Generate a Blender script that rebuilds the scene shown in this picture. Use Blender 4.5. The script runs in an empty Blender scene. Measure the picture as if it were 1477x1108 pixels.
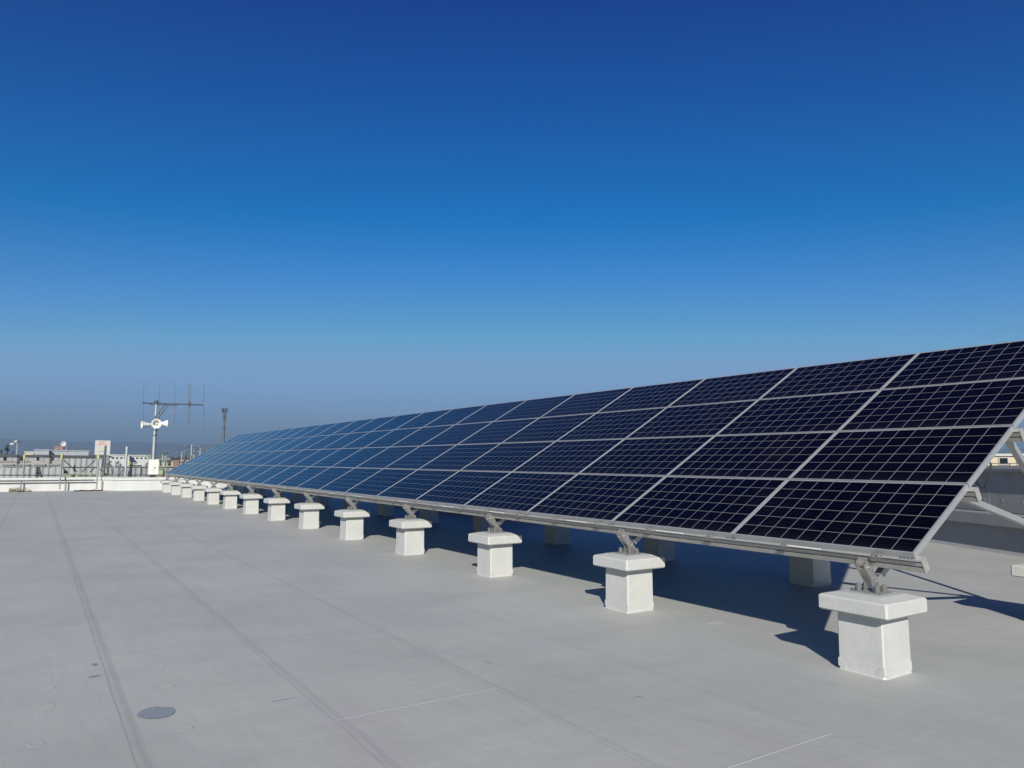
import bpy, bmesh, math, random
from mathutils import Vector, Matrix
R = math.radians
rnd = random.Random(7)
scene = bpy.context.scene
col = scene.collection
# ------------------------------------------------------------------ camera
HC = 1.5556
F_PX, PITCH, ROLL, YAW = 1049.34, 0.1054, 0.0034, 0.5778
W_PX, H_PX = 1477.0, 1108.0
fw = Vector((-math.cos(YAW) * math.cos(PITCH), math.sin(YAW) * math.cos(PITCH), math.sin(PITCH)))
rt0 = fw.cross(Vector((0, 0, 1))).normalized()
up0 = rt0.cross(fw)
rt = rt0 * math.cos(ROLL) + up0 * math.sin(ROLL)
up = -rt0 * math.sin(ROLL) + up0 * math.cos(ROLL)
cd = bpy.data.cameras.new('camera')
cam = bpy.data.objects.new('camera', cd); col.objects.link(cam)
cd.sensor_width = 36; cd.lens = F_PX / W_PX * 36; cd.clip_start = 0.05; cd.clip_end = 20000
m = Matrix((rt, up, -fw)).transposed().to_4x4(); m.translation = Vector((0, 0, HC))
cam.matrix_world = m
scene.camera = cam
scene.view_settings.view_transform = 'Standard'
scene.view_settings.look = 'None'
scene.view_settings.exposure = 0.45
scene.view_settings.gamma = 1.0

# ------------------------------------------------------------------ sky and sun
SUN_EL, SUN_AZ = R(28.0), math.atan2(0.835, -0.550)       # azimuth measured from +Y towards +X
w = bpy.data.worlds.new('World'); scene.world = w; w.use_nodes = True
nt = w.node_tree; nt.nodes.clear()
wo = nt.nodes.new('ShaderNodeOutputWorld'); bg = nt.nodes.new('ShaderNodeBackground')
sky = nt.nodes.new('ShaderNodeTexSky'); sky.sky_type = 'NISHITA'; sky.sun_disc = False
sky.sun_elevation = SUN_EL; sky.sun_rotation = SUN_AZ
sky.altitude = 0; sky.air_density = 1.0; sky.dust_density = 0.6; sky.ozone_density = 3.0
hs = nt.nodes.new('ShaderNodeHueSaturation'); hs.inputs['Saturation'].default_value = 1.25
nt.links.new(sky.outputs[0], hs.inputs['Color'])
# clearer, deeper winter blue: stretch the contrast of the sky colour
v1 = nt.nodes.new('ShaderNodeVectorMath'); v1.operation = 'MULTIPLY_ADD'
nt.links.new(hs.outputs[0], v1.inputs[0]); v1.inputs[1].default_value = (1.0, 1.0, 1.2); v1.inputs[2].default_value = (-0.92, -0.87, -1.15)
v2 = nt.nodes.new('ShaderNodeVectorMath'); v2.operation = 'MAXIMUM'
nt.links.new(v1.outputs[0], v2.inputs[0]); v2.inputs[1].default_value = (0.0, 0.08, 0.35)
v3 = nt.nodes.new('ShaderNodeVectorMath'); v3.operation = 'MINIMUM'
nt.links.new(v2.outputs[0], v3.inputs[0]); v3.inputs[1].default_value = (2.15, 3.95, 6.6)
# smoggy layer low over the horizon
tc = nt.nodes.new('ShaderNodeTexCoord'); sx = nt.nodes.new('ShaderNodeSeparateXYZ'); nt.links.new(tc.outputs['Generated'], sx.inputs[0])
mr = nt.nodes.new('ShaderNodeMapRange'); mr.interpolation_type = 'SMOOTHSTEP'; nt.links.new(sx.outputs[2], mr.inputs[0])
mr.inputs[1].default_value = 0.105; mr.inputs[2].default_value = -0.01; mr.inputs[3].default_value = 0.0; mr.inputs[4].default_value = 1.0
mx = nt.nodes.new('ShaderNodeMix'); mx.data_type = 'RGBA'; nt.links.new(mr.outputs[0], mx.inputs[0])
nt.links.new(v3.outputs[0], mx.inputs[6]); mx.inputs[7].default_value = (2.05, 2.85, 3.9, 1)
nt.links.new(mx.outputs[2], bg.inputs[0])
bg.inputs[1].default_value = 0.073
nt.links.new(bg.outputs[0], wo.inputs[0])
sd = bpy.data.lights.new('sun', 'SUN'); sd.energy = 5.0; sd.angle = R(0.53); sd.color = (1.0, 0.955, 0.86)
sun = bpy.data.objects.new('sun', sd); col.objects.link(sun)
to_sun = Vector((math.sin(SUN_AZ) * math.cos(SUN_EL), math.cos(SUN_AZ) * math.cos(SUN_EL), math.sin(SUN_EL)))
sun.rotation_euler = to_sun.to_track_quat('Z', 'Y').to_euler()

# ------------------------------------------------------------------ materials
class NT:
    def __init__(s, name):
        s.m = bpy.data.materials.new(name); s.m.use_nodes = True
        s.t = s.m.node_tree; s.p = s.t.nodes['Principled BSDF']
    def n(s, typ, **kw):
        o = s.t.nodes.new(typ)
        for k, v in kw.items(): setattr(o, k, v)
        return o
    def l(s, a, b): s.t.links.new(a, b)
    def val(s, sock, v):
        if hasattr(v, 'is_output') or isinstance(v, bpy.types.NodeSocket): s.l(v, sock)
        else: sock.default_value = v
    def math(s, op, a, b=0.0, c=0.0, clamp=False):
        o = s.n('ShaderNodeMath', operation=op, use_clamp=clamp)
        s.val(o.inputs[0], a); s.val(o.inputs[1], b); s.val(o.inputs[2], c)
        return o.outputs[0]
    def noise(s, vec, scale, detail=4, rough=0.55):
        o = s.n('ShaderNodeTexNoise'); s.l(vec, o.inputs['Vector'])
        o.inputs['Scale'].default_value = scale; o.inputs['Detail'].default_value = detail
        o.inputs['Roughness'].default_value = rough
        return o.outputs[0]
    def obj(s): return s.n('ShaderNodeTexCoord').outputs['Object']
    def scaled(s, vec, sc):
        o = s.n('ShaderNodeMapping'); s.l(vec, o.inputs[0]); o.inputs['Scale'].default_value = sc
        return o.outputs[0]
    def mix(s, f, a, b):
        o = s.n('ShaderNodeMix', data_type='RGBA')
        s.val(o.inputs[0], f)
        for i, v in ((6, a), (7, b)):
            if isinstance(v, bpy.types.NodeSocket): s.l(v, o.inputs[i])
            else: o.inputs[i].default_value = (*v, 1)
        return o.outputs[2]
    def ramp(s, f, lo, hi):
        o = s.n('ShaderNodeMapRange'); s.l(f, o.inputs[0])
        o.inputs[1].default_value = lo; o.inputs[2].default_value = hi
        return o.outputs[0]
    def bump(s, h, dist, strength=1.0):
        o = s.n('ShaderNodeBump'); s.l(h, o.inputs['Height'])
        o.inputs['Distance'].default_value = dist; o.inputs['Strength'].default_value = strength
        s.l(o.outputs[0], s.p.inputs['Normal'])

def plain(name, c, rough=0.6, metal=0.0, var=0.12, scale=6.0, spec=0.5, streak=False):
    a = NT(name); v = a.obj()
    if streak: v = a.scaled(v, (1, 1, 0.15))
    f = a.ramp(a.noise(v, scale), 0.3, 0.7)
    a.l(a.mix(f, tuple(x * (1 - var) for x in c), tuple(min(1, x * (1 + var)) for x in c)), a.p.inputs['Base Color'])
    a.p.inputs['Roughness'].default_value = rough; a.p.inputs['Metallic'].default_value = metal
    a.p.inputs['Specular IOR Level'].default_value = spec
    return a.m

def roof_material():
    a = NT('grey_membrane'); v = a.obj()
    sep = a.n('ShaderNodeSeparateXYZ'); a.l(v, sep.inputs[0]); x, y = sep.outputs[0], sep.outputs[1]
    big = a.noise(v, 0.35, 3); mid = a.noise(a.scaled(v, (0.6, 1.6, 1)), 1.4, 5, 0.6); fine = a.noise(v, 90, 3)
    streak = a.noise(a.scaled(v, (1.8, 0.35, 1)), 1.1, 5, 0.6)
    c = a.mix(a.ramp(big, 0.3, 0.7), (0.330, 0.334, 0.313), (0.386, 0.383, 0.358))
    c = a.mix(a.math('MULTIPLY', a.ramp(mid, 0.45, 0.75), 0.35), c, (0.40, 0.395, 0.375))
    c = a.mix(a.math('MULTIPLY', a.ramp(streak, 0.5, 0.8), 0.30), c, (0.258, 0.262, 0.255))
    c = a.mix(a.math('MULTIPLY', a.ramp(fine, 0.3, 0.7), 0.10), c, (0.2, 0.2, 0.2))
    wob = a.math('MULTIPLY', a.math('SUBTRACT', a.noise(a.scaled(v, (1, 0, 0)), 1.3, 4), 0.5), 0.045)
    height = None; line = None
    def addmax(p, q): return q if p is None else a.math('MAXIMUM', p, q)
    step = None
    def strip(d, w):      # 1 at d=0 to 0 at |d|=w
        return a.math('SUBTRACT', 1.0, a.math('DIVIDE', a.math('ABSOLUTE', d), w), clamp=True)
    for y0, s in ((-12.6, .5), (-11.4, .5), (-10.2, .5), (-9, .5), (-7.8, .5), (-6.6, .5), (-5.4, .5), (-4.2, .6), (-3.0, .6), (-1.8, .6), (-0.6, .7),
                  (0.53, 1.0), (1.6, .7), (2.73, .6), (3.9, .3), (11.2, .4), (12.3, .4)):
        d = a.math('ADD', a.math('SUBTRACT', y, y0), wob)
        line = addmax(line, a.math('MULTIPLY', strip(d, 0.008), s * 0.55))
        line = addmax(line, a.math('MULTIPLY', strip(a.math('SUBTRACT', d, 0.03), 0.05), s * 0.22))
        st = a.math('MULTIPLY', a.math('SUBTRACT', 1, a.math('DIVIDE', a.math('ABSOLUTE', a.math('SUBTRACT', d, 0.035)), 0.035), clamp=True), s)
        height = addmax(height, st)
    pinkish = a.noise(a.scaled(v, (0.7, 1.3, 1)), 0.8, 4, .6); greenish = a.noise(v, 0.55, 4, .6)
    c = a.mix(a.math('MULTIPLY', a.ramp(pinkish, .52, .66), .5), c, (0.335, 0.320, 0.312))
    c = a.mix(a.math('MULTIPLY', a.ramp(greenish, .52, .66), .5), c, (0.292, 0.315, 0.290))
    c = a.mix(line, c, (0.14, 0.142, 0.14))
    # cross joints
    lt = None
    for x0, ya, yb in ((-4.40, 1.60, 2.76), (-2.66, 2.73, 3.95), (-8.2, .53, 1.6), (-13.0, 1.6, 2.73), (-9.6, 2.73, 3.9), (-11.2, -.6, .53)):
        inside = a.math('MULTIPLY', a.math('GREATER_THAN', y, ya), a.math('LESS_THAN', y, yb))
        dx = a.math('SUBTRACT', x, x0)
        lt = addmax(lt, a.math('MULTIPLY', a.math('MULTIPLY', strip(dx, 0.0048), inside), 0.42 if x0 > -5 else 0.15))
        height = addmax(height, a.math('MULTIPLY', a.math('MULTIPLY', strip(a.math('ADD', dx, 0.012), 0.012), inside), .35))
    c = a.mix(lt, c, (0.85, 0.85, 0.84))
    # scuffs and pale smears of sealant, dirt spots
    for (sx, sy, rx, ry, amt, colr) in ((-3.39, 5.70, .10, .03, .8, (0.75,) * 3), (-3.55, 6.35, .07, .03, .6, (0.7,) * 3), (-5.0, 5.62, .06, .12, .5, (.62,) * 3),
                                  (-6.2, 5.5, .10, .16, .3, (.6,) * 3), (-9.0, 2.0, .5, .18, .22, (.5,) * 3), (-13.5, 1.2, 1.2, .22, .2, (.5,) * 3), (-9.5, -.3, .5, .6, .3, (.52,) * 3),
                                  (-6.55, .48, .05, .025, .8, (.13, .14, .16)), (-6.2, .46, .035, .05, .7, (.13, .14, .16)), (-5.0, 3.05, .05, .012, .6, (.2,) * 3),
                                  (-3.75, 3.45, .02, .05, .6, (.17,) * 3), (-4.95, 1.45, .012, .09, .6, (.15,) * 3), (-3.2, 4.9, .3, .05, .2, (.5,) * 3),
                                  (-7.5, 4.6, .5, .3, .25, (.48, .47, .44)), (-10.5, 4.7, .6, .3, .25, (.48, .47, .44)), (-4.3, 4.8, .5, .3, .2, (.46, .45, .43))):
        d = a.math('ADD', a.math('POWER', a.math('DIVIDE', a.math('SUBTRACT', x, sx), rx), 2), a.math('POWER', a.math('DIVIDE', a.math('SUBTRACT', y, sy), ry), 2))
        d = a.math('ADD', d, a.math('MULTIPLY', a.math('SUBTRACT', a.noise(v, 3 / max(rx, ry) * .4, 4, .7), .5), 2.6))
        msk = a.math('MULTIPLY', a.math('SUBTRACT', 1.0, a.math('MULTIPLY', d, 0.8), clamp=True), amt)
        c = a.mix(msk, c, tuple(q * .8 for q in colr))
    a.l(c, a.p.inputs['Base Color'])
    a.p.inputs['Roughness'].default_value = 0.62; a.p.inputs['Specular IOR Level'].default_value = 0.35
    h = a.math('ADD', a.math('MULTIPLY', height, 0.0022), a.math('MULTIPLY', mid, 0.012))
    h = a.math('ADD', h, a.math('MULTIPLY', streak, 0.008)); h = a.math('ADD', h, a.math('MULTIPLY', fine, 0.0003))
    a.bump(h, 1.0, 0.9)
    return a.m

def cell_material():
    a = NT('solar_cells'); v = a.obj()
    sep = a.n('ShaderNodeSeparateXYZ'); a.l(v, sep.inputs[0]); x, y = sep.outputs[0], sep.outputs[1]
    def near(t, p, w, off=0.5):
        fr = a.math('FRACT', a.math('ADD', a.math('DIVIDE', t, p), off + 50))
        return a.math('LESS_THAN', a.math('MULTIPLY', a.math('ABSOLUTE', a.math('SUBTRACT', fr, 0.5)), p), w / 2)
    PX, PY = CELL
    ln = a.math('MAXIMUM', near(x, PX, 0.0038), near(y, PY, 0.0035))
    ln = a.math('MAXIMUM', ln, a.math('GREATER_THAN', a.math('ABSOLUTE', x), PX * 5 - .002))
    ln = a.math('MAXIMUM', ln, a.math('GREATER_THAN', a.math('ABSOLUTE', y), PY * 3 - .002))
    bus = a.math('MULTIPLY', near(y, PY / 4, 0.0014, 0.0), 0.05)
    vo = a.n('ShaderNodeTexVoronoi'); a.l(v, vo.inputs['Vector']); vo.inputs['Scale'].default_value = 60
    info = a.n('ShaderNodeObjectInfo')
    # one tone per cell
    wn = a.n('ShaderNodeTexWhiteNoise', noise_dimensions='3D')
    cmb = a.n('ShaderNodeCombineXYZ')
    a.l(a.math('FLOOR', a.math('DIVIDE', x, PX)), cmb.inputs[0]); a.l(a.math('FLOOR', a.math('DIVIDE', y, PY)), cmb.inputs[1]); a.l(info.outputs['Random'], cmb.inputs[2])
    a.l(cmb.outputs[0], wn.inputs['Vector'])
    tone = a.math('ADD', a.math('MULTIPLY', wn.outputs[0], 0.5), a.math('MULTIPLY', a.math('ADD', info.outputs['Random'], 0.0), 0.5))
    c = a.mix(tone, (0.0002, 0.0003, 0.0012), (0.0006, 0.0005, 0.0028))
    sv = a.n('ShaderNodeSeparateColor'); a.l(vo.outputs['Color'], sv.inputs[0])
    c = a.mix(a.math('MULTIPLY', sv.outputs[0], 0.35), c, (0.0010, 0.0014, 0.0055))
    # thin dust film, thicker towards the lower frame edge of each module, different on every module
    off = a.n('ShaderNodeVectorMath', operation='ADD'); a.l(v, off.inputs[0]); a.l(info.outputs['Location'], off.inputs[1])
    dn = a.noise(a.scaled(off.outputs[0], (1, .5, 1)), 2.2, 5, .65)
    low = a.math('POWER', a.math('SUBTRACT', 0.5, a.math('DIVIDE', y, 0.98), clamp=True), 14)
    c = a.mix(a.math('ADD', a.math('MULTIPLY', a.ramp(dn, .5, .85), 0.012), a.math('MULTIPLY', low, 0.022), clamp=True), c, (0.30, 0.29, 0.27))
    c = a.mix(bus, c, (0.35, 0.36, 0.38))
    c = a.mix(ln, c, (0.25, 0.25, 0.25))
    a.l(c, a.p.inputs['Base Color'])
    a.p.inputs['Roughness'].default_value = 0.13
    a.p.inputs['IOR'].default_value = 1.42
    a.p.inputs['Specular IOR Level'].default_value = 0.17
    a.p.inputs['Specular Tint'].default_value = (1.0, .87, .68, 1)
    return a.m

def plinth_material(name='white_coating', fs=.10, fb=.0012):
    a = NT(name); v = a.obj()
    info = a.n('ShaderNodeObjectInfo')
    vv = a.n('ShaderNodeVectorMath', operation='ADD'); a.l(v, vv.inputs[0]); a.l(info.outputs['Location'], vv.inputs[1]); v = vv.outputs[0]
    st = a.noise(a.scaled(v, (1, 1, 0.12)), 22, 4, .6); bl = a.noise(v, 5, 4); fine = a.noise(a.scaled(v, (1, 1, .25)), 120, 2)
    c = a.mix(a.ramp(bl, .3, .7), (0.385, 0.387, 0.372), (0.425, 0.427, 0.412))
    c = a.mix(a.math('MULTIPLY', a.ramp(st, .5, .8), .12), c, (0.345, 0.345, 0.335))
    a.l(c, a.p.inputs['Base Color']); a.p.inputs['Roughness'].default_value = 0.55
    c = a.mix(a.math('MULTIPLY', a.ramp(fine, .4, .7), fs), c, (.33, .33, .31)); a.l(c, a.p.inputs['Base Color'])
    h = a.math('ADD', a.math('MULTIPLY', st, .0018), a.math('ADD', a.math('MULTIPLY', fine, fb), a.math('MULTIPLY', bl, .006)))
    a.bump(h, 1.0, .8)
    return a.m

CELL = (0.1588, 0.1551)
M = dict(
    roof=roof_material(), cells=cell_material(), plinth=plinth_material(), capmat=plinth_material('fibrous_white_coating', .22, .0024),
    alu=plain('anodised_aluminium', (0.425, 0.4335, 0.442), .42, .55, .06, 3),
    rail=plain('mill_aluminium', (0.357, 0.3443, 0.323), .5, .35, .10, 14),
    steel=plain('galvanised_steel', (0.52, 0.51, 0.48), .36, .85, .2, 22),
    cap=plain('bolt_cap_rubber', (0.10, 0.10, 0.097), .6, 0, .1),
    black=plain('black_rubber', (0.012, 0.012, 0.013), .5), dark=plain('dark_paint', (0.03, 0.035, 0.035), .6),
    parapet=plain('white_parapet_coating', (0.4752, 0.4752, 0.4608), .6, 0, .06, 3, streak=True),
    concrete=plain('grey_concrete', (0.255, 0.255, 0.2507), .8, 0, .18, 2.2), cgrey=plain('grey_coated_upstand', (0.24, 0.248, 0.256), .65, 0, .08, 2),
    coping=plain('pale_coping', (0.36, 0.36, 0.345), .6, 0, .06, 2),
    white=plain('white_enamel', (0.6, 0.6, 0.576), .4, 0, .04), cream=plain('cream_enamel', (0.6084, 0.6006, 0.5304), .45, 0, .03),
    polegrey=plain('grey_pole_paint', (0.336, 0.352, 0.36), .45, .3, .08), polebrown=plain('weathered_steel', (0.085, 0.09, 0.09), .6, .2),
    yellow=plain('yellow_plastic', (0.40, 0.41, 0.13), .5, 0, .1), lime=plain('pale_green_paint', (0.25, 0.29, 0.18), .6),
    scaf=plain('scaffold_tube', (0.24, 0.256, 0.248), .5, .4, .15), scafdark=plain('scaffold_dark', (0.05, 0.055, 0.06), .6, .2),
    wallbeige=plain('beige_render', (0.29, 0.27, 0.255), .85, 0, .06, .5), wallgrey=plain('grey_cladding', (0.24, 0.252, 0.248), .7, 0, .1, .8, streak=True),
    wallpale=plain('pale_cladding', (0.29, 0.31, 0.33), .7, 0, .08, .5, streak=True), wallwhite=plain('white_cladding', (0.43, 0.43, 0.415), .7, 0, .06, .4),
    wallpink=plain('reddish_tile', (0.26, 0.17, 0.15), .8, 0, .15, .5), wallcream=plain('cream_render', (0.527, 0.425, 0.289), .8, 0, .06, .5),
    glass=plain('dark_window_glass', (0.008, 0.010, 0.013), .15), bark=plain('bark', (0.05, 0.04, 0.03), .9),
    leaf=plain('dark_leaves', (0.03, 0.042, 0.02), .7, 0, .5, 1.0), leaf2=plain('grey_green_leaves', (0.06, 0.07, 0.04), .7, 0, .5, 1.0),
    brush=plain('dry_leaves', (0.24, 0.23, 0.15), .8, 0, .5, 20), red=plain('red_lettering', (0.55, 0.05, 0.04), .6),
    darkroof=plain('dark_roofing', (0.05, 0.055, 0.06), .8, 0, .2, .5), hill=plain('wooded_slope', (0.075, 0.095, 0.085), .95, 0, .3, .004),
    sheet=plain('pale_sheeting', (0.27, 0.28, 0.275), .75, 0, .14, 2.5, streak=True), sheet2=plain('grey_sheeting', (0.216, 0.224, 0.224), .75, 0, .2, 2.0, streak=True),
    plank=plain('worn_plank', (0.19, 0.205, 0.165), .8, 0, .2),
    land=plain('distant_land', (0.12, 0.125, 0.11), .95, 0, .35, .01), blue=plain('blue_tarpaulin', (0.04, 0.09, 0.22), .6),
)
pud = NT('damp_membrane'); pud.p.inputs['Roughness'].default_value = .4
pud.l(pud.mix(pud.ramp(pud.noise(pud.obj(), 30, 4), .35, .7), (0.195, 0.205, 0.22), (0.25, 0.255, 0.265)), pud.p.inputs['Base Color']); M['puddle'] = pud.m

# ------------------------------------------------------------------ mesh helpers
class MB:
    def __init__(s): s.b = bmesh.new()
    def box(s, lo, hi, mat=None, bevel=0):
        r = bmesh.ops.create_cube(s.b, size=1)
        lo, hi = Vector(lo), Vector(hi)
        for v in r['verts']:
            v.co = Vector([(lo[i] + hi[i]) / 2 + v.co[i] * (hi[i] - lo[i]) for i in range(3)])
        if bevel:
            es = list({e for v in r['verts'] for e in v.link_edges})
            rr = bmesh.ops.bevel(s.b, geom=es, offset=bevel, segments=2, affect='EDGES')
            vs = list({v for f in rr['faces'] for v in f.verts}); 
            vs = [v for v in s.b.verts if v in set(vs)]
        else: vs = r['verts']
        if mat is not None:
            for v in vs: v.co = mat @ v.co
        return s
    def tube(s, a, b, r, r2=None, n=10, cap=True):
        a, b = Vector(a), Vector(b); d = b - a
        res = bmesh.ops.create_cone(s.b, cap_ends=cap, segments=n, radius1=r, radius2=r if r2 is None else r2, depth=d.length)
        q = d.to_track_quat('Z', 'Y').to_matrix().to_4x4(); q.translation = (a + b) / 2
        for v in res['verts']: v.co = q @ v.co
        return s
    def path(s, pts, r, n=6):
        for p, q in zip(pts, pts[1:]): s.tube(p, q, r, n=n)
        return s
    def prism(s, poly, axis, a, b):
        """extrude a 2D polygon along an axis from a to b"""
        def P(u, v, w):
            return {'x': (w, u, v), 'y': (u, w, v), 'z': (u, v, w)}[axis]
        A = [s.b.verts.new(P(u, v, a)) for u, v in poly]; B = [s.b.verts.new(P(u, v, b)) for u, v in poly]
        s.b.faces.new(A); s.b.faces.new(B[::-1])
        for i in range(len(poly)): s.b.faces.new((A[i], B[i], B[(i + 1) % len(poly)], A[(i + 1) % len(poly)]))
        return s
    def bar(s, a, b, w, h, side=(1, 0, 0)):
        """rectangular bar from a to b; w is measured along side"""
        a, b = Vector(a), Vector(b); d = (b - a).normalized(); sd_ = Vector(side); sd_ = (sd_ - d * sd_.dot(d)).normalized(); u = d.cross(sd_)
        vs = [[s.b.verts.new(p + sd_ * x * w / 2 + u * y * h / 2) for x, y in ((-1, -1), (1, -1), (1, 1), (-1, 1))] for p in (a, b)]
        s.b.faces.new(vs[0][::-1]); s.b.faces.new(vs[1])
        for i in range(4): s.b.faces.new((vs[0][i], vs[0][(i + 1) % 4], vs[1][(i + 1) % 4], vs[1][i]))
        return s
    def channel(s, a, b, w=.05, h=.045, t=.005, side=(1, 0, 0)):
        """C-channel strut: web plus two flanges"""
        a, b = Vector(a), Vector(b); d = (b - a).normalized(); sd_ = Vector(side); sd_ = (sd_ - d * sd_.dot(d)).normalized(); u = d.cross(sd_)
        s.bar(a, b, w, t, side)
        for k in (-1, 1):
            o = sd_ * k * (w / 2 - t / 2) + u * (h / 2 + t / 2 + .0005); s.bar(a + o, b + o, t, h, side)
        return s
    def add(s, verts, faces):
        vs = [s.b.verts.new(v) for v in verts]
        for f in faces: s.b.faces.new([vs[i] for i in f])
        return s
    def build(s, name, mat, parent=None, smooth=False):
        bmesh.ops.recalc_face_normals(s.b, faces=s.b.faces)
        me = bpy.data.meshes.new(name); s.b.to_mesh(me); s.b.free()
        if smooth:
            for p in me.polygons: p.use_smooth = True
        me.materials.append(mat if not isinstance(mat, str) else M[mat])
        o = bpy.data.objects.new(name, me); col.objects.link(o)
        if parent: o.parent = parent
        return o
def empty(name, loc=(0, 0, 0), rot=(0, 0, 0)):
    o = bpy.data.objects.new(name, None); col.objects.link(o); o.location = loc; o.rotation_euler = rot; o.empty_display_size = .1
    return o
def tag(o, label, cat, group=None):
    o['label'] = label; o['category'] = cat
    if group: o['group'] = group
    return o
def struct(o): o['kind'] = 'structure'; return o
def copy_thing(o, loc):
    c = o.copy(); col.objects.link(c); c.location = loc
    for ch in list(o.children):
        d = ch.copy(); col.objects.link(d); d.parent = c
        for g in ch.children:
            e = g.copy(); col.objects.link(e); e.parent = d
    return c
ORD = ['first', 'second', 'third', 'fourth', 'fifth', 'sixth', 'seventh', 'eighth', 'ninth', 'tenth', 'eleventh', 'twelfth', 'thirteenth', 'fourteenth', 'fifteenth',
       'sixteenth', 'seventeenth', 'eighteenth', 'nineteenth', 'twentieth', 'twenty-first', 'twenty-second']
def nth(i, n, end='near end'):
    if i == 0: return 'nearest to the camera'
    if i == n - 1: return 'farthest from the camera'
    return ORD[i] + ' from the ' + end
def at(px, py, X):
    """world point on the plane x = X along the photograph's ray"""
    d = fw * F_PX + rt * (px - W_PX / 2) - up * (py - H_PX / 2)
    return Vector((0, 0, HC)) + d * (X / d.x)

# ------------------------------------------------------------------ roof deck, ground, hills
b = MB(); b.add([(-43.5, -16, 0), (14, -16, 0), (14, 30, 0), (-43.5, 30, 0), (-43.5, -16, -12), (14, -16, -12), (14, 30, -12), (-43.5, 30, -12)],
                [(0, 1, 2, 3), (0, 1, 5, 4), (1, 2, 6, 5), (2, 3, 7, 6), (3, 0, 4, 7)])
# fastener discs that print through the membrane as low rings
def ring(cx, cy, r=.034):
    pr = [(r + .012, .0004), (r + .003, .0017), (r - .003, .0017), (r - .008, .0005), (0.002, .0009)]
    n = 20; rows = []
    for rr_, z in pr: rows.append([b.b.verts.new((cx + rr_ * math.cos(k * 2 * math.pi / n), cy + rr_ * math.sin(k * 2 * math.pi / n), z)) for k in range(n)])
    for p, q in zip(rows, rows[1:]):
        for k in range(n): b.b.faces.new((p[k], p[(k + 1) % n], q[(k + 1) % n], q[k]))
    b.b.faces.new(rows[-1])
for cx, cy in ((-6.9, .85), (-6.22, .88), (-5.67, .86), (-4.74, .83), (-6.05, .17), (-5.62, .16), (-4.93, .1), (-4.35, .12), (-6.6, .15)):
    ring(cx, cy)
roof = struct(b.build('roof', 'roof'))
bpy.context.view_layer.update()
# damp kidney-shaped patch
b = MB(); vs = []
for k in range(48):
    t = k * 2 * math.pi / 48
    r = 1 - .26 * math.exp(-((t - 2.55) / .33) ** 2) + .03 * math.sin(3 * t)
    vs.append(b.b.verts.new((-5.12 + .125 * r * math.cos(t), .725 + .105 * r * math.sin(t), .004)))
b.b.faces.new(vs); pd = struct(b.build('puddle', 'puddle'))
b = MB(); b.add([(-9000, -9000, -12.2), (9000, -9000, -12.2), (9000, 9000, -12.2), (-9000, 9000, -12.2)], [(0, 1, 2, 3)])
struct(b.build('ground', 'land'))
def ridge(name, dist, base, amp, seed, a0, a1, thick):
    r_ = random.Random(seed); ph = [r_.uniform(0, 6.28) for _ in range(8)]
    b = MB(); N = 160; rows = [[], [], []]
    for i in range(N + 1):
        a = a0 + (a1 - a0) * i / N
        h = base + amp * sum(math.sin(a * f_ + p) / (k + 1) for k, (f_, p) in enumerate(zip((3, 7, 13, 23, 41, 67, 97, 151), ph)))
        u = Vector((-math.cos(a), math.sin(a), 0))
        for row, (dd, hh) in zip(rows, ((-thick, -13), (0, h), (thick * 2, -13))):
            p = u * (dist + dd); row.append(b.b.verts.new((p.x, p.y, hh)))
    for p, q in zip(rows, rows[1:]):
        for i in range(N): b.b.faces.new((p[i], p[i + 1], q[i + 1], q[i]))
    return struct(b.build(name, 'hill', smooth=True))
ridge('hills', 5200, 104, 13, 3, -1.2, 2.2, 900)
ridge('hills', 2600, 22, 5, 5, -1.2, 0.09, 300)

# ------------------------------------------------------------------ solar array
X0, Y0, Z0 = -2.851, 5.281, 0.9066
CP, RP, TILT = 1.6333, 0.9689, 0.5221
NC, NR = 22, 4
cs, sn = math.cos(TILT), math.sin(TILT)
def slope(j, d=0.0):      # (y, z) at row boundary j, d metres below the glass
    return Y0 + j * RP * cs + d * sn, Z0 + j * RP * sn - d * cs
PW, PH, FR, FL, FD = 1.6195, 0.9573, 0.0105, 0.0080, 0.045
def make_panel():
    root = empty('solar_panel', (0, 0, 0), (TILT, 0, 0))
    b = MB(); x, y = PW / 2, PH / 2
    b.box((-x, -y, -FD), (x, -y + FL, .002)); b.box((-x, y - FL, -FD), (x, y, .002))
    b.box((-x, -y + FL, -FD), (-x + FR, y - FL, .002)); b.box((x - FR, -y + FL, -FD), (x, y - FL, .002))
    b.build('frame', 'alu', root)
    b = MB(); b.box((-x + FR, -y + FL, -.008), (x - FR, y - FL, -.001)); b.build('cell_sheet', 'cells', root)
    b = MB(); b.box((-.06, y - .22, -.034), (.06, y - .10, -.0085)); b.build('junction_box', 'black', root)
    return root
proto = make_panel()
rows_name = ['bottom row', 'second row up', 'third row up', 'top row']
rows_text = ['in the bottom row', 'in the second row up', 'in the third row up', 'in the top row']
for j in range(NR):
    for i in range(NC):
        y, z = slope(j + .5)
        o = proto if (i == 0 and j == 0) else copy_thing(proto, (0, 0, 0))
        o.location = (X0 - (i + .5) * CP, y, z)
        o.rotation_euler = (TILT + rnd.uniform(-.0015, .0015), rnd.uniform(-.0012, .0012), 0)
        tag(o, 'dark blue solar panel %s, %s' % (rows_text[j], nth(i, NC)), 'solar panel', 'solar panels of the tilted array')
XE = X0 - NC * CP
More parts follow.
